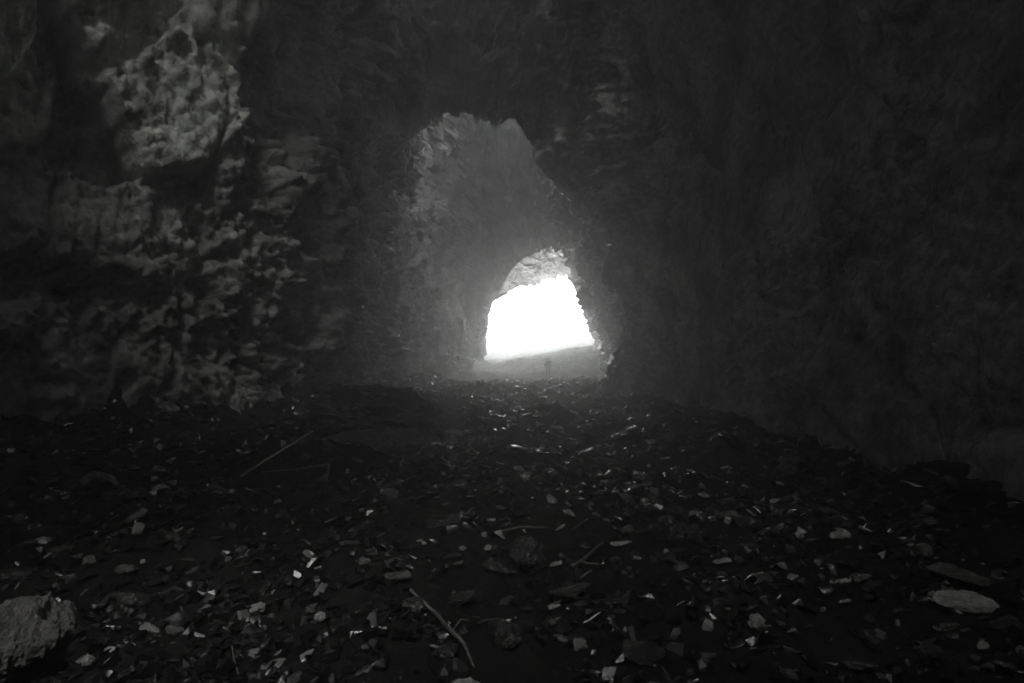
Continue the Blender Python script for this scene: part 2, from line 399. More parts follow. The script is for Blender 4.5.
def ground_h(x, y):
    x = np.asarray(x, float); y = np.asarray(y, float)
    p = np.stack((x, y, np.zeros_like(x)), -1).reshape(-1, 3)
    big = (0.22 * fbm(p * 0.25, 2, 77) + 0.15 * fbm(p * 0.8, 3, 78) + 0.09 * fbm(p * 1.9, 2, 80)).reshape(x.shape)
    h = big * smooth(1.0, 6, y) * 1.0
    h = h + smooth(46, 66, y) * (0.8 + 0.14 * (x + 3.5) * smooth(-4, 2, x))
    h = h + 0.055 * np.clip(-(x + 2.2), 0, 6) * smooth(4, 9, y) * (1 - smooth(14, 24, y))
    h = h - .4 * smooth(37, 45, y) * (1 - smooth(54, 61, y))
    h = h + smooth(72, 110, y) * (2.0 + .7 * fbm(p * .13, 3, 83).reshape(x.shape)) + .35 * smooth(70, 74, y) * fbm(p * .5, 3, 84).reshape(x.shape)
    wl = np.interp(y, [0, 5, 11, 17.5, 25, 34, 45, 56, 66, 71], [-12.4, -12.3, -9.8, -5.9, -6.6, -6.2, -5.4, -4.5, -3.7, -3.9])
    wr_ = np.interp(y, [0, 5, 11, 17.5, 25, 34, 45, 56, 66, 71], [6, 5.6, 5.5, 6, 5.9, 7.2, 8.2, 9.6, 10.2, 11])
    lump = 0.5 + 0.5 * (fbm(p * 0.7, 3, 79)).reshape(x.shape)
    inside_ = (1 - smooth(71, 75, y))
    h = h + inside_ * lump * (0.7 * (1 - smooth(0, 1.6, x - wl)) + 0.18 * (1 - smooth(0, 1.5, wr_ - x)))
    return h


def ground_z(x, y):
    h = ground_h(x, y)
    p = np.stack((x, y, h * 0), -1).reshape(-1, 3)
    f = 0.08 * fbm(p * 2.3, 4, 90) * (1 - smooth(50, 90, p[:, 1]))
    return h + f.reshape(h.shape)


gy = np.concatenate((np.linspace(-10, 1.2, 40)[:-1], np.geomspace(1.2, 80, 620)[:-1], np.geomspace(80, 900, 50)))
half = 17 + smooth(73, 85, gy) * 22 + np.clip(gy - 84, 0, None) * 1.2
s = np.linspace(-1, 1, 520); s = 0.55 * s + 0.45 * s**3
gx = half[:, None] * s[None, :]
gyy = np.broadcast_to(gy[:, None], gx.shape)
gz = ground_z(gx, gyy)
g_me = grid_mesh('ground', np.stack((gx, gyy, gz), -1), M_GROUND)
mouth_glow = smooth(51.5, 57, gyy + 1.5 * fbm(np.stack((gx, gyy, gz), -1).reshape(-1, 3) * .4, 3, 85).reshape(gx.shape))  # mask of the ground painted brighter towards the mouth
at_ = g_me.attributes.new('mouth_glow', 'FLOAT', 'POINT'); at_.data.foreach_set('value', mouth_glow.reshape(-1).astype(np.float32))
link('ground', g_me, kind='structure')


def floor_at(px, py):
    """the point of the cave floor on the line of sight through a picture point"""
    r = ray(px, py); t = 1.0
    ts = np.geomspace(1.2, 75, 1500)
    z = ground_z(r.x * ts, ts)
    k = int(np.argmax(CAM_Z + r.z * ts <= z))
    t = ts[k]
    return Vector((r.x * t, t, float(z[k])))

# ----------------------------------------------------------------- loose rock
M_STONE = {
    'pale': rock_material('pale_stone', (.08, .08, .078), (.22, .22, .212), (.4, .4, .385), 3.0, rough=(.07, .3), bump=0.5, dist=0.012, fine=6),
    'grey': rock_material('grey_stone', (.025, .025, .025), (.06, .06, .058), (.13, .13, .125), 3.0, rough=(.06, .28), bump=0.5, dist=0.012, fine=6),
    'dark': rock_material('dark_stone', (.007, .007, .007), (.015, .015, .015), (.035, .035, .034), 3.0, rough=(.06, .28), bump=0.5, dist=0.012, fine=6),
}
SHAPES = {  # half extents before scaling, roundness
    'flat': ((1.0, .75, .2), .75), 'blocky': ((.85, .75, .6), .6), 'long': ((1.25, .42, .3), .7),
    'wedge': ((1.0, .7, .45), .35), 'rounded': ((.85, .78, .62), 1.0),
}


def hull_rock(shape, seed, npts, detail=0, rough=0.05):
    """broken stone: the hull of scattered points, its edges cut and its faces roughened"""
    r = random.Random(seed)
    (ax, ay, az), rd = SHAPES[shape]
    bm = bmesh.new()
    for _ in range(npts):
        v = Vector((r.gauss(0, 1), r.gauss(0, 1), r.gauss(0, 1))).normalized()
        m = max(abs(v.x), abs(v.y), abs(v.z))
        v = v * (rd + (1 - rd) / m) * r.uniform(.88, 1.08)
        if shape == 'wedge': v.z *= 0.55 + 0.5 * v.x
        bm.verts.new((v.x * ax, v.y * ay, v.z * az))
    h = bmesh.ops.convex_hull(bm, input=bm.verts)
    bmesh.ops.delete(bm, geom=[g for g in h['geom_interior'] if isinstance(g, bmesh.types.BMVert)], context='VERTS')
    bmesh.ops.delete(bm, geom=[v for v in bm.verts if not v.link_faces], context='VERTS')
    if detail:
        bmesh.ops.dissolve_limit(bm, angle_limit=math.radians(9), verts=bm.verts, edges=bm.edges)
        bmesh.ops.bevel(bm, geom=list(bm.edges), offset=.05, segments=1, affect='EDGES', clamp_overlap=True)
        bmesh.ops.triangulate(bm, faces=bm.faces)
        for _ in range(detail):
            bmesh.ops.subdivide_edges(bm, edges=bm.edges, cuts=1, use_grid_fill=True)
        bm.normal_update()
        co = np.array([v.co[:] for v in bm.verts])
        d = rough * (fbm(co * 2.2 + seed, 4, seed, ridged=True, gain=.6) - .4)
        for v, k in zip(bm.verts, d): v.co += v.normal * float(k)
    bmesh.ops.triangulate(bm, faces=bm.faces)
    return bm


def bm_mesh(name, bm, mat, smooth_=False):
    me = bpy.data.meshes.new(name); bm.to_mesh(me); bm.free()
    if mat: me.materials.append(mat)
    for p in me.polygons: p.use_smooth = smooth_
    return me


# the small rubble nobody could count: one object
TPL = []
for k in range(18):
    bm = hull_rock(list(SHAPES)[k % 5], 100 + k, 12)
    TPL.append((np.array([v.co[:] for v in bm.verts]), np.array([[v.index for v in f.verts] for f in bm.faces]) if not bm.verts.index_update() else None))
    bm.free()


def euler_mats(ax, ay, az):
    ca, sa, cb, sb, cc, sc = np.cos(ax), np.sin(ax), np.cos(ay), np.sin(ay), np.cos(az), np.sin(az)
    R = np.empty((len(ax), 3, 3))
    R[:, 0] = np.stack((cc * cb, cc * sb * sa - sc * ca, cc * sb * ca + sc * sa), 1)
    R[:, 1] = np.stack((sc * cb, sc * sb * sa + cc * ca, sc * sb * ca - cc * sa), 1)
    R[:, 2] = np.stack((-sb, cb * sa, cb * ca), 1)
    return R


n = 50000
ry = np.exp(rng.uniform(math.log(1.7), math.log(68), n))
n2 = 16000                                                        # packed darker broken rock underneath, near the camera
ry[-n2:] = np.exp(rng.uniform(math.log(1.7), math.log(16), n2))
bed = np.arange(n) >= n - n2
lim_l = np.interp(ry, [0, 5, 11, 18, 30, 66, 70], [-4.5, -7, -9.6, -6.2, -6.4, -3.8, -4])
lim_r = np.interp(ry, [0, 5, 11, 18, 30, 66, 70], [4, 5.6, 5.8, 6.2, 7, 10, 10.5])
rx = lim_l + (lim_r - lim_l) * rng.uniform(0, 1, n)
clump = vnoise(np.stack((rx * .55, ry * .55, rx * 0), 1), 401) + .6 * vnoise(np.stack((rx * 1.7, ry * 1.7, rx * 0), 1), 402)
ok = (clump > rng.uniform(-.9, .75, n)) & (~bed | (vnoise(np.stack((rx * .8, ry * .8, rx * 0), 1), 403) > -.05))
rx, ry, bed = rx[ok], ry[ok], bed[ok]; n = len(rx)
rs = np.exp(rng.normal(0, .7, n)) * (0.02 + 0.0095 * ry ** .75)
rs = np.minimum(rs, .05 + .006 * np.minimum(ry, 22)) * (1 - .55 * smooth(38, 46, ry))
rs = np.where(bed, rs * 1.25, rs)
rz = ground_z(rx, ry) + rs * np.where(bed, -.05, .12)
R = euler_mats(rng.normal(0, .35, n), rng.normal(0, .35, n), rng.uniform(0, 6.28, n))
vs_, fs_, ton, base = [], [], [], 0
kind = rng.integers(0, len(TPL), n)
tone = rng.uniform(0, 1, n) ** np.where(bed, 16, 6)
for k, (tv, tf) in enumerate(TPL):
    sel = np.where(kind == k)[0]
    sc3 = rs[sel, None] * rng.uniform(.7, 1.3, (len(sel), 3))
    vv = np.einsum('nij,nvj->nvi', R[sel], tv[None] * sc3[:, None, :]) + np.stack((rx[sel], ry[sel], rz[sel]), 1)[:, None, :]
    vs_.append(vv.reshape(-1, 3))
    fs_.append((tf[None] + (base + np.arange(len(sel)) * len(tv))[:, None, None]).reshape(-1, 3))
    ton.append(np.repeat(tone[sel], len(tv)))
    base += len(sel) * len(tv)
vs_ = np.concatenate(vs_); fs_ = np.concatenate(fs_)
m, nt, b = mat_new('rubble')
at_n = N(nt, 'ShaderNodeAttribute', attribute_name='tone')
tc = N(nt, 'ShaderNodeTexCoord'); nz = N(nt, 'ShaderNodeTexNoise', Scale=14.0, Detail=8.0, Roughness=.65)
nt.links.new(tc.outputs['Object'], nz.inputs['Vector'])
c1 = ramp(nt, at_n.outputs['Fac'], [(0, .007), (.5, .02), (.8, .08), (1, .3)])
c2 = ramp(nt, nz.outputs[0], [(.3, .45), (.7, 1.3)])
mx = N(nt, 'ShaderNodeMix', data_type='RGBA', blend_type='MULTIPLY'); mx.inputs[0].default_value = 1
nt.links.new(c1, mx.inputs[6]); nt.links.new(c2, mx.inputs[7]); nt.links.new(mx.outputs[2], b.inputs['Base Color'])
nt.links.new(ramp(nt, nz.outputs[0], [(.35, .05), (.65, .25)]), b.inputs['Roughness']); b.inputs['Specular IOR Level'].default_value = .5
bp = N(nt, 'ShaderNodeBump', Strength=.5, Distance=.01); nt.links.new(nz.outputs[0], bp.inputs['Height']); nt.links.new(bp.outputs[0], b.inputs['Normal'])
me = bpy.data.meshes.new('rubble')
me.vertices.add(len(vs_)); me.vertices.foreach_set('co', vs_.reshape(-1).astype(np.float32))
at_ = me.attributes.new('tone', 'FLOAT', 'POINT'); at_.data.foreach_set('value', np.concatenate(ton).astype(np.float32))
finish_quads(me, fs_, m, False)
link('rubble', me, kind='stuff')

# single rocks with a look of their own -------------------------------------------------
LAND = []                                       # (phrase, x, y) that other labels refer to


def big_rock(name, label, cat, loc, size, shape, seed, mat, rot=(0, 0, 0), npts=22, detail=3, rough=.07, phrase=None, sink=.2):
    me = bm_mesh(name, hull_rock(shape, seed, npts, detail, rough), mat)
    o = link(name, me); o.location = loc; o.rotation_euler = rot
    o.scale = size
    thing(o, label, cat)
    if phrase: LAND.append((phrase, loc[0], loc[1]))
    return o


p = at(18, 648, 2.75)
big_rock('boulder', 'big pitted grey boulder with a rounded corner, nearest the camera on the left', 'boulder', (p.x - .03, p.y, p.z - .02), (.27, .27, .42), 'blocky', 11,
         rock_material('pitted_rock', (.05, .05, .05), (.16, .16, .155), (.3, .3, .29), 4.0, bump=1, dist=.03, fine=7), (.2, .15, .5), 30, 4, .07, 'the pitted boulder')
p = floor_at(376, 440)
big_rock('boulder', 'low black hump of rock at the foot of the left cave wall', 'boulder', (-3.05, 12.9, .42), (1.9, 1.0, 1.1), 'rounded', 21, M_DARK, (0, .06, .2), 40, 4, .12, 'the black rock hump')
big_rock('boulder', 'dark spill of rock sloping down before the black hump under the pole', 'boulder', (-2.9, 11.4, .1), (1.35, .9, .7), 'wedge', 23, M_DARK, (0, .0, .3), 40, 4, .12)
bm = bmesh.new()
for c in [(-1.3, -.9, -2), (1.2, -1.1, -2), (1.4, 1, -2), (-1.0, 1, -2), (1.0, -.4, 3.1), (1.35, .5, 3.4), (.45, -.7, 1.9), (-.35, -.3, .9), (-.9, -.6, -.4), (.2, .8, 2.0), (-.6, .7, .5)]: bm.verts.new(c)
bmesh.ops.convex_hull(bm, input=bm.verts)
bmesh.ops.bevel(bm, geom=list(bm.edges), offset=.06, segments=1, affect='EDGES', clamp_overlap=True)
bmesh.ops.triangulate(bm, faces=bm.faces)
for _ in range(4): bmesh.ops.subdivide_edges(bm, edges=[e for e in bm.edges if e.calc_length() > .16], cuts=1, use_grid_fill=True); bmesh.ops.triangulate(bm, faces=bm.faces)
bm.normal_update()
co = np.array([v.co[:] for v in bm.verts]); f_, _e = facets(co * 1.5, 5); f2, _e = facets(co * 4, 6)
for v, k in zip(bm.verts, .35 * f_ + .12 * f2): v.co += v.normal * float(k)
o = link('boulder', bm_mesh('boulder', bm, M_DARK)); o.location = (4.95, 26.6, .1)
thing(o, 'tall dark leaning block against the foot of the ridged right wall', 'boulder'); LAND.append(('the leaning dark block', 4.95, 26.6))
p = floor_at(962, 582)
big_rock('stone_slab', 'broad dull grey slab with a pointed end, behind the paler slab', 'slab', (p.x, p.y, p.z + .075), (.27, .2, .16), 'flat', 41, M_STONE['grey'], (.25, .12, -.1), 16, 3, .05)
p = floor_at(963, 608)
big_rock('stone_slab', 'long pale grey slab with a cracked end lying flat on the rubble', 'slab', (p.x, p.y, p.z + .05), (.235, .13, .16), 'flat', 42, M_STONE['pale'], (.35, .1, -.15), 16, 3, .05, 'the pale slab')
p = floor_at(932, 665)
big_rock('rock', 'square dark rock with a crumbling pale top edge below the slabs', 'rock', (p.x, p.y, p.z + .06), (.09, .09, .11), 'blocky', 43, M_STONE['dark'], (.1, .1, .3), 18, 3, .06)
p = floor_at(466, 690)
big_rock('rock', 'rounded pale rock cut off by the bottom edge of the picture', 'rock', (p.x, p.y, p.z - .0), (.13, .1, .09), 'rounded', 44, M_STONE['pale'], (.1, .1, .3), 24, 3, .06)
p = floor_at(88, 668)
big_rock('rock', 'upright grey rock with a lit face beside the pitted boulder', 'rock', (p.x, p.y, p.z + .04), (.045, .045, .075), 'blocky', 45, M_STONE['pale'], (.4, .2, .3), 20, 3, .06)
p = floor_at(257, 616)
big_rock('stone', 'bright white lumpy stone with a crease down its middle', 'stone', (p.x, p.y, p.z + .055), (.07, .055, .055), 'rounded', 46, M_STONE['pale'], (.5, 0, .2), 22, 3, .12, 'the white creased stone')
p = floor_at(320, 624)
big_rock('stone', 'bright white round stone, smaller twin of the creased white stone', 'stone', (p.x, p.y, p.z + .05), (.052, .045, .05), 'rounded', 47, M_STONE['pale'], (.5, 0, .2), 24, 3, .05, 'the round white stone')
p = floor_at(859, 672)
big_rock('rock', 'hump-backed rock with a bright crusted flank at the picture\'s bottom', 'rock', (p.x, p.y, p.z + .03), (.1, .08, .075), 'wedge', 48, M_STONE['grey'], (.3, .2, 2.6), 22, 3, .08, 'the hump-backed rock')
p = floor_at(620, 548)
big_rock('stone_slab', 'thin bright flake of stone lying alone on black ground', 'slab', (p.x, p.y, p.z + .04), (.12, .07, .07), 'flat', 49, M_STONE['pale'], (.3, 0, .0), 14, 3, .05, 'the thin bright flake')
p = floor_at(397, 580)
big_rock('rock', 'smooth mid grey rock with a tapering end above the broken branch', 'rock', (p.x, p.y, p.z + .03), (.11, .08, .07), 'wedge', 50, M_STONE['grey'], (.2, .1, .4), 22, 3, .04)
p = floor_at(138, 538)
big_rock('rock', 'upright pale rock standing on end in the dark rubble', 'rock', (p.x, p.y, p.z + .08), (.06, .06, .11), 'blocky', 51, M_STONE['pale'], (.1, .25, .4), 20, 3, .08, 'the upright pale rock')

# ----------------------------------------------------------------- sticks
def wood_mat(name, c0, c1, rough):
    m, nt, b = mat_new(name)
    tc = N(nt, 'ShaderNodeTexCoord'); nz = N(nt, 'ShaderNodeTexNoise', Scale=22.0, Detail=8.0)
    mp = N(nt, 'ShaderNodeMapping'); mp.inputs['Scale'].default_value = (1, 1, 1)
    nt.links.new(tc.outputs['Object'], nz.inputs['Vector'])
    nt.links.new(ramp(nt, nz.outputs[0], [(.35, c0), (.65, c1)]), b.inputs['Base Color'])
    b.inputs['Roughness'].default_value = rough
    bp = N(nt, 'ShaderNodeBump', Strength=.6, Distance=.008); nt.links.new(nz.outputs[0], bp.inputs['Height']); nt.links.new(bp.outputs[0], b.inputs['Normal'])
    return m


M_WOOD = wood_mat('weathered_wood', (.035, .033, .03), (.12, .113, .1), .45)


def tube(bm, pts, radii, sides=9, seed=0):
    r = random.Random(seed)
    pts = [Vector(p) for p in pts]
    fine, fr = [], []
    for i in range(len(pts) - 1):
        for k in range(6):
            t = k / 6
            fine.append(pts[i].lerp(pts[i + 1], t)); fr.append(radii[i] * (1 - t) + radii[i + 1] * t)
    fine.append(pts[-1]); fr.append(radii[-1])
    rings = []
    for i, q in enumerate(fine):
        d = (fine[min(i + 1, len(fine) - 1)] - fine[max(i - 1, 0)]).normalized()
        s1 = d.orthogonal().normalized() if i == 0 else (s1 - d * s1.dot(d)).normalized()
        s2 = d.cross(s1)
        q = q + Vector((r.uniform(-1, 1), r.uniform(-1, 1), r.uniform(-1, 1))) * fr[i] * .25
        rings.append([bm.verts.new(q + (s1 * math.cos(a) + s2 * math.sin(a)) * fr[i] * r.uniform(.85, 1.12)) for a in [2 * math.pi * j / sides for j in range(sides)]])
    for a, b in zip(rings, rings[1:]):
        for j in range(sides):
            bm.faces.new((a[j], a[(j + 1) % sides], b[(j + 1) % sides], b[j]))
    bm.faces.new(list(reversed(rings[0]))); bm.faces.new(rings[-1])
    bmesh.ops.recalc_face_normals(bm, faces=bm.faces)


def stick(name, label, cat, chains, seed, phrase=None, mat=None):
    o0 = Vector(chains[0][0][0])
    objs = []
    for i, (pts, rad) in enumerate(chains):
        bm = bmesh.new(); tube(bm, [Vector(p) - o0 for p in pts], rad, seed=seed + i)
        me = bm_mesh(name if i == 0 else 'side_twig', bm, mat or M_WOOD, True)
        o = link(me.name, me, objs[0] if objs else None); objs.append(o)
    objs[0].location = o0
    thing(objs[0], label, cat)
    if phrase: LAND.append((phrase, o0.x, o0.y))
    return objs[0]


def up(px, py, dz=0.0):
    v = floor_at(px, py); v.z += dz; return v


A, B, C_, D, E = up(410, 606, .12), up(437, 630, .11), up(452, 645, .085), up(463, 655, .08), up(474, 674, .04)
stick('branch', 'bent broken branch lying across the rubble at the bottom of the picture', 'branch',
      [([A, B, C_, D, E], [.009, .013, .014, .012, .007]), ([C_, C_ + Vector((.05, .07, .05)), C_ + Vector((.10, .1, .03))], [.006, .005, .003])], 5, 'the broken branch')
b0, b1 = up(240, 479, .03), at(313, 431, 9.7)
stick('pole', 'thin straight pole leaning up from the rubble against the black rock hump', 'pole', [([b0, b0.lerp(b1, .35) + Vector((0, 0, .012)), b0.lerp(b1, .7), b1], [.016, .017, .016, .013])], 6, 'the leaning pole', wood_mat('pale_wood', (.22, .21, .19), (.45, .42, .38), .5))
t0 = up(262, 476, .06)
stick('branch', 'thin branch bent down sharply at one end below the leaning pole', 'branch',
      [([t0, up(295, 476, .10), up(329, 474, .16), up(327, 484, .06)], [.010, .014, .018, .014])], 8)
t0 = up(232, 652, .04)
stick('twig', 'short pale twig standing upright in the rubble below the white creased stone', 'twig', [([up(239, 676, .0), up(234, 664, .02), up(232, 655, .05)], [.006, .006, .004])], 9)
t0 = up(571, 572, .05)
stick('branch', 'forked grey branch stub pointing at the thin bright flake', 'branch',
      [([t0, up(584, 566, .06), up(596, 556, .07), up(603, 549, .06)], [.02, .016, .01, .006]), ([up(582, 568, .05), up(600, 570, .045)], [.011, .006])], 10)
stick('branch', 'long low branch stretched over the rubble in the middle of the floor', 'branch', [([up(500, 536, .04), up(520, 534, .06), up(548, 532, .04)], [.008, .014, .009])], 12)

# ----------------------------------------------------------------- loose stones
VAR = {}
for si, sh in enumerate(SHAPES):
    for v in range(3):
        for tn in M_STONE:
            if v == 0 or True:
                VAR[sh, v, tn] = None


def stone_mesh(sh, v, tn):
    if VAR[sh, v, tn] is None:
        src = next((VAR[sh, v, t] for t in M_STONE if VAR[sh, v, t]), None)
        if src:
            me = src.copy(); me.materials.clear(); me.materials.append(M_STONE[tn])
        else:
            me = bm_mesh('stone', hull_rock(sh, 500 + list(SHAPES).index(sh) * 7 + v, 15, 2, .07), M_STONE[tn])
        VAR[sh, v, tn] = me
    return VAR[sh, v, tn]


# picture x, y of the foot, width in pixels, shape, tone, standing tilt
SEEN = [(63, 645, 13, 'blocky', 'grey', 0), (38, 672, 24, 'long', 'grey', .1), (90, 566, 13, 'blocky', 'grey', .3), (125, 574, 22, 'wedge', 'grey', .2), (105, 606, 12, 'wedge', 'grey', .9),
    (153, 634, 14, 'wedge', 'pale', .5), (174, 636, 20, 'wedge', 'grey', .4), (165, 491, 10, 'rounded', 'pale', 0), (68, 474, 12, 'wedge', 'grey', .2), (180, 492, 14, 'flat', 'grey', .3),
    (215, 489, 20, 'flat', 'grey', .2), (135, 520, 26, 'flat', 'grey', .5), (18, 523, 12, 'blocky', 'grey', .2), (62, 522, 9, 'rounded', 'grey', 0), (25, 548, 24, 'long', 'grey', .2),
    (60, 552, 26, 'long', 'grey', .1), (170, 540, 30, 'long', 'dark', .2), (190, 534, 8, 'wedge', 'pale', .9), (310, 614, 12, 'wedge', 'grey', .3), (272, 620, 8, 'blocky', 'grey', .3),
    (556, 567, 15, 'flat', 'pale', .4), (570, 516, 14, 'flat', 'pale', .3), (561, 530, 11, 'long', 'pale', .5), (490, 522, 13, 'flat', 'pale', .1), (506, 522, 15, 'flat', 'grey', .1),
    (488, 552, 9, 'rounded', 'pale', .1), (457, 566, 16, 'flat', 'grey', .3), (555, 610, 13, 'wedge', 'pale', .3), (552, 626, 9, 'blocky', 'grey', .2), (668, 556, 9, 'blocky', 'pale', .4),
    (432, 576, 12, 'long', 'grey', .9), (725, 470, 9, 'flat', 'pale', .3), (747, 554, 9, 'wedge', 'pale', 1.1), (772, 533, 23, 'flat', 'grey', .2), (722, 564, 17, 'flat', 'pale', .2), (800, 539, 9, 'rounded', 'pale', .2),
    (802, 566, 8, 'wedge', 'pale', 1.0), (783, 570, 10, 'blocky', 'pale', .3), (840, 538, 22, 'flat', 'pale', .25), (866, 535, 14, 'wedge', 'pale', .3), (924, 556, 15, 'blocky', 'grey', .5), (842, 584, 14, 'flat', 'pale', .3),
    (862, 582, 22, 'wedge', 'grey', .3), (845, 605, 11, 'flat', 'pale', .4), (872, 592, 24, 'wedge', 'dark', .2), (760, 584, 24, 'wedge', 'grey', .3), (756, 628, 16, 'blocky', 'pale', .4), (792, 636, 10, 'blocky', 'pale', .2),
    (890, 683, 11, 'rounded', 'pale', 0), (790, 680, 16, 'blocky', 'grey', .2), (706, 623, 20, 'long', 'grey', .3), (948, 630, 22, 'long', 'grey', .2), (983, 652, 12, 'rounded', 'pale', .2), (983, 644, 7, 'rounded', 'grey', 0),
    (1020, 655, 14, 'rounded', 'pale', .2), (1006, 670, 26, 'flat', 'grey', .3), (976, 664, 10, 'blocky', 'grey', .2), (988, 672, 12, 'blocky', 'grey', .3), (966, 634, 10, 'flat', 'grey', .2), (752, 612, 14, 'flat', 'grey', .4),
    (480, 391, 4, 'long', 'pale', 1.0), (503, 391, 5, 'flat', 'pale', .2), (545, 372, 3, 'wedge', 'pale', .5), (583, 377, 6, 'long', 'pale', .5), (568, 388, 4, 'flat', 'pale', .2), (564, 384, 3, 'rounded', 'pale', 0), (494, 382, 3, 'long', 'pale', .5),
    (552, 371, 3, 'long', 'pale', 1.1), (508, 419, 6, 'flat', 'pale', .1), (514, 418, 6, 'flat', 'pale', .1), (557, 429, 14, 'flat', 'pale', .1), (582, 433, 4, 'wedge', 'pale', .6), (465, 414, 4, 'wedge', 'pale', .7), (501, 407, 5, 'flat', 'pale', .1),
    (575, 352, 4, 'long', 'pale', .3), (415, 424, 14, 'flat', 'pale', .1), (537, 407, 6, 'flat', 'grey', 0), (532, 453, 26, 'flat', 'grey', .15), (536, 466, 14, 'flat', 'grey', .1), (608, 425, 8, 'flat', 'pale', .2), (575, 446, 8, 'wedge', 'grey', .2),
    (520, 471, 14, 'flat', 'pale', .25), (525, 480, 12, 'wedge', 'pale', .2), (500, 465, 10, 'flat', 'pale', .2), (391, 496, 22, 'flat', 'grey', .3), (436, 499, 6, 'rounded', 'pale', 0), (412, 501, 6, 'blocky', 'pale', .1), (355, 482, 8, 'wedge', 'pale', .5),
    (665, 460, 9, 'flat', 'pale', .2), (690, 472, 8, 'flat', 'pale', .2), (705, 498, 16, 'flat', 'pale', .2), (728, 517, 20, 'flat', 'grey', .2), (744, 488, 10, 'long', 'pale', .3), (780, 485, 10, 'flat', 'pale', .2), (812, 493, 8, 'wedge', 'grey', .3),
    (628, 489, 10, 'blocky', 'pale', .3), (640, 480, 18, 'long', 'grey', .2), (605, 484, 12, 'long', 'pale', .2), (683, 498, 12, 'flat', 'pale', .2), (648, 507, 10, 'long', 'pale', .5), (644, 504, 7, 'blocky', 'pale', .2), (600, 495, 16, 'flat', 'dark', .2)]
used = []
stones = []
for (px, py, wpx, sh, tn, tilt) in SEEN:
    p = floor_at(px, min(py, 700)); used.append(p)
    s_ = wpx / F_PX * p.y / 2 / SHAPES[sh][0][0]
    stones.append((p, s_, sh, tn, tilt))
tries = 0
while len(stones) < 160 and tries < 3000:                        # large dark blocks that break up the floor
    tries += 1
    y = math.exp(random.uniform(math.log(2.6), math.log(15)))
    lo = np.interp(y, [2, 5, 9, 12, 18], [-2.3, -4.6, -7.5, -6, -5.0]); hi = np.interp(y, [2, 5, 9, 18], [2.3, 4.4, 4.8, 5.0])
    x = random.uniform(lo, hi); s_ = random.uniform(22, 52) * .5 / F_PX * y
    if any((x - q.x) ** 2 + (y - q.y) ** 2 < (1.15 * s_) ** 2 for q in used): continue
    p = Vector((x, y, float(ground_z(np.array([x]), np.array([y]))[0]) - .25 * s_)); used.append(p)
    stones.append((p, s_, random.choice(('blocky', 'wedge', 'blocky', 'rounded', 'wedge')), 'dark', random.uniform(0, .5)))
while len(stones) < 285 and tries < 6000:
    tries += 1
    y = math.exp(random.uniform(math.log(2.2), math.log(24)))
    lo = np.interp(y, [2, 5, 9, 12, 18, 24], [-2.3, -4.6, -7.5, -6, -5.2, -4.5]); hi = np.interp(y, [2, 5, 9, 18, 24], [2.3, 4.6, 5.0, 5.4, 5])
    x = random.uniform(lo, hi)
    s_ = random.choice((5, 6, 6, 7, 8, 8, 10, 12, 16)) * .5 / F_PX * y
    if any((x - q.x) ** 2 + (y - q.y) ** 2 < (2.2 * s_) ** 2 for q in used): continue
    p = Vector((x, y, float(ground_z(np.array([x]), np.array([y]))[0]))); used.append(p)
    tn = random.choices(('pale', 'grey', 'dark'), (.12, .44, .44))[0]
    stones.append((p, s_, random.choice(('wedge', 'blocky', 'flat', 'wedge', 'blocky', 'long', 'rounded')), tn, random.uniform(0, .7)))
P_MAN = Vector((at(548, 370, 50.5).x, 50.5, float(ground_z(np.array([at(548, 370, 50.5).x]), np.array([50.5]))[0])))
print('man foot row', HOR - (P_MAN.z - CAM_Z) * F_PX / 50.5)
LAND.append(('the standing person', P_MAN.x, P_MAN.y))
recs = []
for k, (p, s_, sh, tn, tilt) in enumerate(stones):
    o = bpy.data.objects.new('stone', stone_mesh(sh, k % 3, tn)); COL.objects.link(o)
    o.scale = (s_ * random.uniform(.9, 1.1), s_ * random.uniform(.85, 1.15), s_ * random.uniform(.85, 1.2))
    o.rotation_euler = (random.uniform(-.2, .2) + tilt * .5, tilt * random.choice((-1, 1)), random.uniform(-.5, .5) + (math.pi if random.random() < .5 else 0))
    o.location = (p.x, p.y, p.z + .012 + s_ * SHAPES[sh][0][2] * (.5 + .9 * math.sin(min(tilt, 1.2)) * .6))
    o['group'] = 'loose stones scattered over the cave floor'; o['category'] = 'stone'
    d = sorted((math.hypot(p.x - lx, (p.y - ly) * .8), ph, lx, ly) for ph, lx, ly in LAND)[0]
    dx, dyy = p.x - d[2], p.y - d[3]
    rel = ('right of' if dx > 0 else 'left of') if abs(dx) > abs(dyy) else ('behind' if dyy > 0 else 'in front of')
    wide = 2 * s_ * SHAPES[sh][0][0]
    size = 'small' if wide < .09 else 'fist-sized' if wide < .16 else 'head-sized' if wide < .32 else 'large'
    recs.append((f'{size} {tn} {"long thin" if sh == "long" else "wedge-shaped" if sh == "wedge" else sh} stone {rel} {d[1]}', d[0], o))
by = {}
for r in recs: by.setdefault(r[0], []).append(r)
ORD = ['nearest', 'second nearest', 'third nearest', 'fourth nearest', 'fifth nearest', 'sixth nearest', 'seventh nearest', 'eighth nearest', 'ninth nearest', 'tenth nearest']
for lab, rs_ in by.items():
    rs_.sort(key=lambda r: r[1])
    for k, r in enumerate(rs_):
        r[2]['label'] = lab if len(rs_) == 1 else f'{lab}, {ORD[min(k, 9)]} such'

# ----------------------------------------------------------------- person
def plain(name, col, rough=.8):
    m, nt, b = mat_new(name)
    nz = N(nt, 'ShaderNodeTexNoise', Scale=30.0, Detail=5.0)
    nt.links.new(ramp(nt, nz.outputs[0], [(.3, tuple(c * .8 for c in col)), (.7, tuple(c * 1.2 for c in col))]), b.inputs['Base Color'])
    b.inputs['Roughness'].default_value = rough
    return m


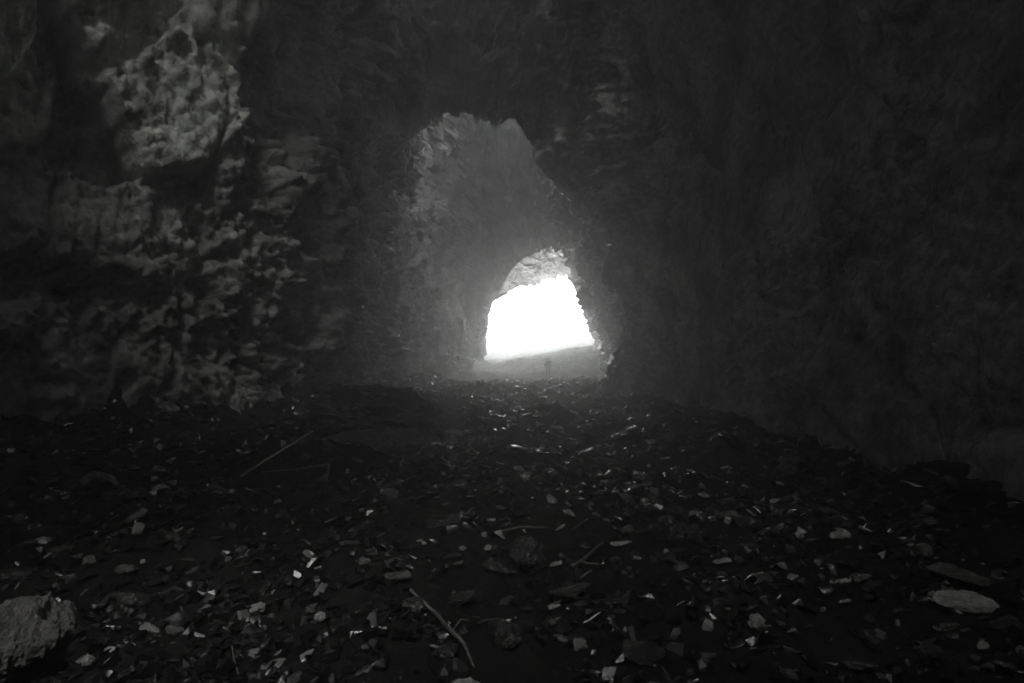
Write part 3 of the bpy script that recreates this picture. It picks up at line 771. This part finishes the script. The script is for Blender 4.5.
def skinned(name, verts, edges, radii, mat, parent, root=0, sub=2):
    me = bpy.data.meshes.new('tmp'); me.from_pydata(verts, edges, [])
    o = bpy.data.objects.new('tmp', me); COL.objects.link(o)
    sk = o.modifiers.new('s', 'SKIN'); sb = o.modifiers.new('b', 'SUBSURF'); sb.levels = sub; sb.render_levels = sub
    for i, r in enumerate(radii):
        d = me.skin_vertices[0].data[i]; d.radius = r if isinstance(r, tuple) else (r, r); d.use_root = i == root
    dg = bpy.context.evaluated_depsgraph_get()
    res = bpy.data.meshes.new_from_object(o.evaluated_get(dg))
    bpy.data.objects.remove(o); bpy.data.meshes.remove(me)
    res.name = name; res.materials.clear(); res.materials.append(mat)
    for p in res.polygons: p.use_smooth = True
    return link(name, res, parent)


man = bpy.data.objects.new('person', None); COL.objects.link(man)
man.location = P_MAN + Vector((0, 0, -.02)); man.rotation_euler = (0, 0, .25)
thing(man, 'lone person in dark clothes standing on the rubble, silhouetted before the cave mouth', 'person')
# faces +y (towards the mouth), left arm bent at the waist, one foot ahead
J = dict(pel=(0, 0, .95), belly=(0, .01, 1.08), chest=(0, .0, 1.30), neck0=(0, -.01, 1.45), neck=(0, .0, 1.52), head=(0, .02, 1.61), crown=(0, .02, 1.71),
         shL=(-.19, 0, 1.42), elL=(-.30, -.03, 1.16), wrL=(-.20, .16, 1.02), shR=(.19, 0, 1.42), elR=(.26, -.05, 1.14), wrR=(.26, .05, .90),
         hipL=(-.10, 0, .90), knL=(-.13, .06, .50), anL=(-.14, .0, .09), toL=(-.15, .17, .04), hipR=(.10, 0, .90), knR=(.14, .05, .49), anR=(.16, -.10, .09), toR=(.18, .07, .04))
Rd = dict(pel=(.16, .11), belly=(.14, .10), chest=(.17, .11), neck0=(.10, .08), neck=.055, head=(.078, .095), crown=(.06, .07), shL=.07, elL=.047, wrL=.03, shR=.07, elR=.047, wrR=.03,
          hipL=.095, knL=.062, anL=.042, toL=.035, hipR=.095, knR=.062, anR=.042, toR=.035)
E_ = [('pel', 'belly'), ('belly', 'chest'), ('chest', 'neck0'), ('neck0', 'neck'), ('neck', 'head'), ('head', 'crown'), ('chest', 'shL'), ('shL', 'elL'), ('elL', 'wrL'), ('chest', 'shR'), ('shR', 'elR'), ('elR', 'wrR'),
      ('pel', 'hipL'), ('hipL', 'knL'), ('knL', 'anL'), ('anL', 'toL'), ('pel', 'hipR'), ('hipR', 'knR'), ('knR', 'anR'), ('anR', 'toR')]
names = list(J); verts = [J[k] for k in names]; rad = [Rd[k] for k in names]; edges = [(names.index(a), names.index(b)) for a, b in E_]


def hand(wr, fwd, side):
    """palm and five fingers growing from the wrist"""
    fwd = Vector(fwd).normalized(); side = Vector(side).normalized()
    dn = fwd.cross(side)
    wi = names.index(wr); w0 = Vector(J[wr])
    pi_ = len(verts); verts.append(tuple(w0 + fwd * .06)); rad.append((.036, .016)); edges.append((wi, pi_))
    for k, ln in zip((-1.5, -.5, .5, 1.5), (.062, .075, .08, .07)):
        b = w0 + fwd * .095 + side * k * .02
        m_ = b + fwd * ln * .5 + dn * .012; t_ = b + fwd * ln * .85 + dn * .035
        i0 = len(verts); verts.extend((tuple(b), tuple(m_), tuple(t_))); rad.extend((.010, .009, .0075)); edges.extend(((pi_, i0), (i0, i0 + 1), (i0 + 1, i0 + 2)))
    b = w0 + fwd * .045 + side * .036; t_ = b + fwd * .035 + side * .022
    i0 = len(verts); verts.extend((tuple(b), tuple(t_))); rad.extend((.011, .009)); edges.extend(((pi_, i0), (i0, i0 + 1)))


hand('wrL', (.5, .75, -.35), (0, .5, .9)); hand('wrR', (0, .25, -.95), (-.2, .9, .2))
skinned('body', verts, edges, rad, plain('skin', (.32, .22, .17), .6), man)


def garment(name, keys, eds, grow, mat, tweak={}):
    vv = [tweak.get(k, J[k]) for k in keys]
    rr = [tuple(r + grow for r in (Rd[k] if isinstance(Rd[k], tuple) else (Rd[k], Rd[k]))) for k in keys]
    skinned(name, vv, [(keys.index(a), keys.index(b)) for a, b in eds], rr, mat, man)


garment('jacket', ['pel', 'belly', 'chest', 'neck0', 'shL', 'elL', 'wrL', 'shR', 'elR', 'wrR'],
        [('pel', 'belly'), ('belly', 'chest'), ('chest', 'neck0'), ('chest', 'shL'), ('shL', 'elL'), ('elL', 'wrL'), ('chest', 'shR'), ('shR', 'elR'), ('elR', 'wrR')], .024, plain('dark_jacket', (.03, .03, .033)), {'neck0': (0, -.01, 1.47)})
garment('trousers', ['pel', 'hipL', 'knL', 'anL', 'hipR', 'knR', 'anR'], [('pel', 'hipL'), ('hipL', 'knL'), ('knL', 'anL'), ('pel', 'hipR'), ('hipR', 'knR'), ('knR', 'anR')], .016, plain('dark_trousers', (.022, .022, .026)), {'pel': (0, 0, .96)})
for a, t in (('anL', 'toL'), ('anR', 'toR')):
    a_, t_ = Vector(J[a]), Vector(J[t])
    skinned('boot', [tuple(a_ + Vector((0, -.03, .05))), tuple(a_ + Vector((0, -.035, -.045))), tuple(t_)], [(0, 1), (1, 2)], [.055, .052, .042], plain('boot_leather', (.02, .018, .016), .5), man)
bm = bmesh.new(); bmesh.ops.create_uvsphere(bm, u_segments=20, v_segments=14, radius=1)
for v in bm.verts: v.co = Vector((v.co.x * .09, v.co.y * .108 - .01 + .02, v.co.z * .085 + 1.66 + (.0 if v.co.y < .3 else .025 * v.co.y)))
link('hair', bm_mesh('hair', bm, plain('dark_hair', (.015, .013, .012)), True), man)
for sx in (-1, 1):
    bm = bmesh.new(); bmesh.ops.create_uvsphere(bm, u_segments=10, v_segments=8, radius=.013)
    o = link('eye', bm_mesh('eye', bm, plain('eye_white', (.6, .6, .6), .3), True), man); o.location = (sx * .032, .108, 1.625)
bm = bmesh.new(); bmesh.ops.create_cone(bm, segments=10, radius1=.017, radius2=.006, depth=.05, cap_ends=True)
o = link('nose', bm_mesh('nose', bm, plain('skin_nose', (.32, .22, .17), .6), True), man); o.location = (0, .12, 1.6); o.rotation_euler = (.3, 0, 0)

# ----------------------------------------------------------------- rear wall with slits cut out of view for the light
SUN_AZ, SUN_EL, SUN_ANG = 180.0, 50.0, 14.0
SUN = Vector((math.sin(math.radians(SUN_AZ)) * math.cos(math.radians(SUN_EL)), math.cos(math.radians(SUN_AZ)) * math.cos(math.radians(SUN_EL)), math.sin(math.radians(SUN_EL))))
RY = -8.6
bx = np.linspace(-15, 10, 200); bz = np.linspace(-3, 23, 200)
BX, BZ = np.meshgrid(bx, bz)
bp_ = np.stack((BX, np.full_like(BX, RY), BZ), -1)
BYY = RY + 0.5 * fbm(bp_.reshape(-1, 3) * 0.4, 4, 60).reshape(BX.shape)


ccx = (BX[:-1, :-1] + BX[1:, 1:]) / 2; ccz = (BZ[:-1, :-1] + BZ[1:, 1:]) / 2
keep = ~inside(REAR_LIGHT_SLIT, ccx, ccz) & ~inside(ADDED_REAR_SLIT, ccx, ccz)
jit = np.stack((ccx, np.zeros_like(ccx), ccz), -1).reshape(-1, 3)
jx = (0.3 * fbm(jit * 0.9, 4, 71)).reshape(ccx.shape); jz = (0.3 * fbm(jit * 0.9, 4, 72)).reshape(ccx.shape)
c = len(bx)
ia = np.arange(len(bz) - 1)[:, None] * c + np.arange(c - 1)[None, :]
ia = ia[keep]
me = bpy.data.meshes.new('rear_wall')
bpts = np.stack((BX, BYY, BZ), -1)
me.vertices.add(bpts.shape[0] * bpts.shape[1]); me.vertices.foreach_set('co', bpts.reshape(-1).astype(np.float32))
finish_quads(me, np.stack((ia, ia + 1, ia + c + 1, ia + c), 1), M_WALL)
link('rear_wall', me, kind='structure')
print('hole share', 1 - keep.mean())

# ----------------------------------------------------------------- haze
bm = bmesh.new(); bmesh.ops.create_cube(bm, size=1)
me = bpy.data.meshes.new('haze'); bm.to_mesh(me); bm.free()
m = bpy.data.materials.new('haze'); m.use_nodes = True; nt = m.node_tree; nt.nodes.clear()
pv = nt.nodes.new('ShaderNodeVolumePrincipled'); ou = nt.nodes.new('ShaderNodeOutputMaterial')
pv.inputs['Color'].default_value = (.93, .95, .94, 1); pv.inputs['Density'].default_value = 0.012; pv.inputs['Anisotropy'].default_value = 0.76
nt.links.new(pv.outputs[0], ou.inputs['Volume'])
me.materials.append(m)
hz = link('haze', me, kind='stuff')
hz.scale = (80, 130, 46); hz.location = (0, 45, 19)

# ----------------------------------------------------------------- light
wd = bpy.data.worlds.new('World'); SC.world = wd; wd.use_nodes = True
nt = wd.node_tree; bg = nt.nodes['Background']
sky = nt.nodes.new('ShaderNodeTexSky'); sky.sky_type = 'NISHITA'; sky.sun_disc = False
sky.air_density = 3.0
sky.sun_elevation = math.asin(SUN.z); sky.sun_rotation = math.atan2(SUN.x, SUN.y)
hs = nt.nodes.new('ShaderNodeHueSaturation'); hs.inputs['Saturation'].default_value = 0.05
nt.links.new(sky.outputs[0], hs.inputs['Color']); nt.links.new(hs.outputs[0], bg.inputs[0])
bg.inputs[1].default_value = 0.15
sl = bpy.data.lights.new('sun', 'SUN'); sl.energy = 1.5; sl.angle = math.radians(SUN_ANG); sl.color = (1, .98, .95)
so = bpy.data.objects.new('sun', sl); COL.objects.link(so)
so.rotation_euler = SUN.to_track_quat('Z', 'Y').to_euler()

vs = SC.view_settings
vs.view_transform = 'Standard'; vs.look = 'None'; vs.gamma = 1; vs.use_curve_mapping = False; vs.exposure = 3.15
cy = SC.cycles
cy.use_denoising = True
cy.use_adaptive_sampling = False
cy.use_guiding = True; cy.use_surface_guiding = True; cy.use_volume_guiding = True
cy.max_bounces = 6; cy.diffuse_bounces = 4; cy.glossy_bounces = 3; cy.volume_bounces = 3
cy.sample_clamp_indirect = 4.0
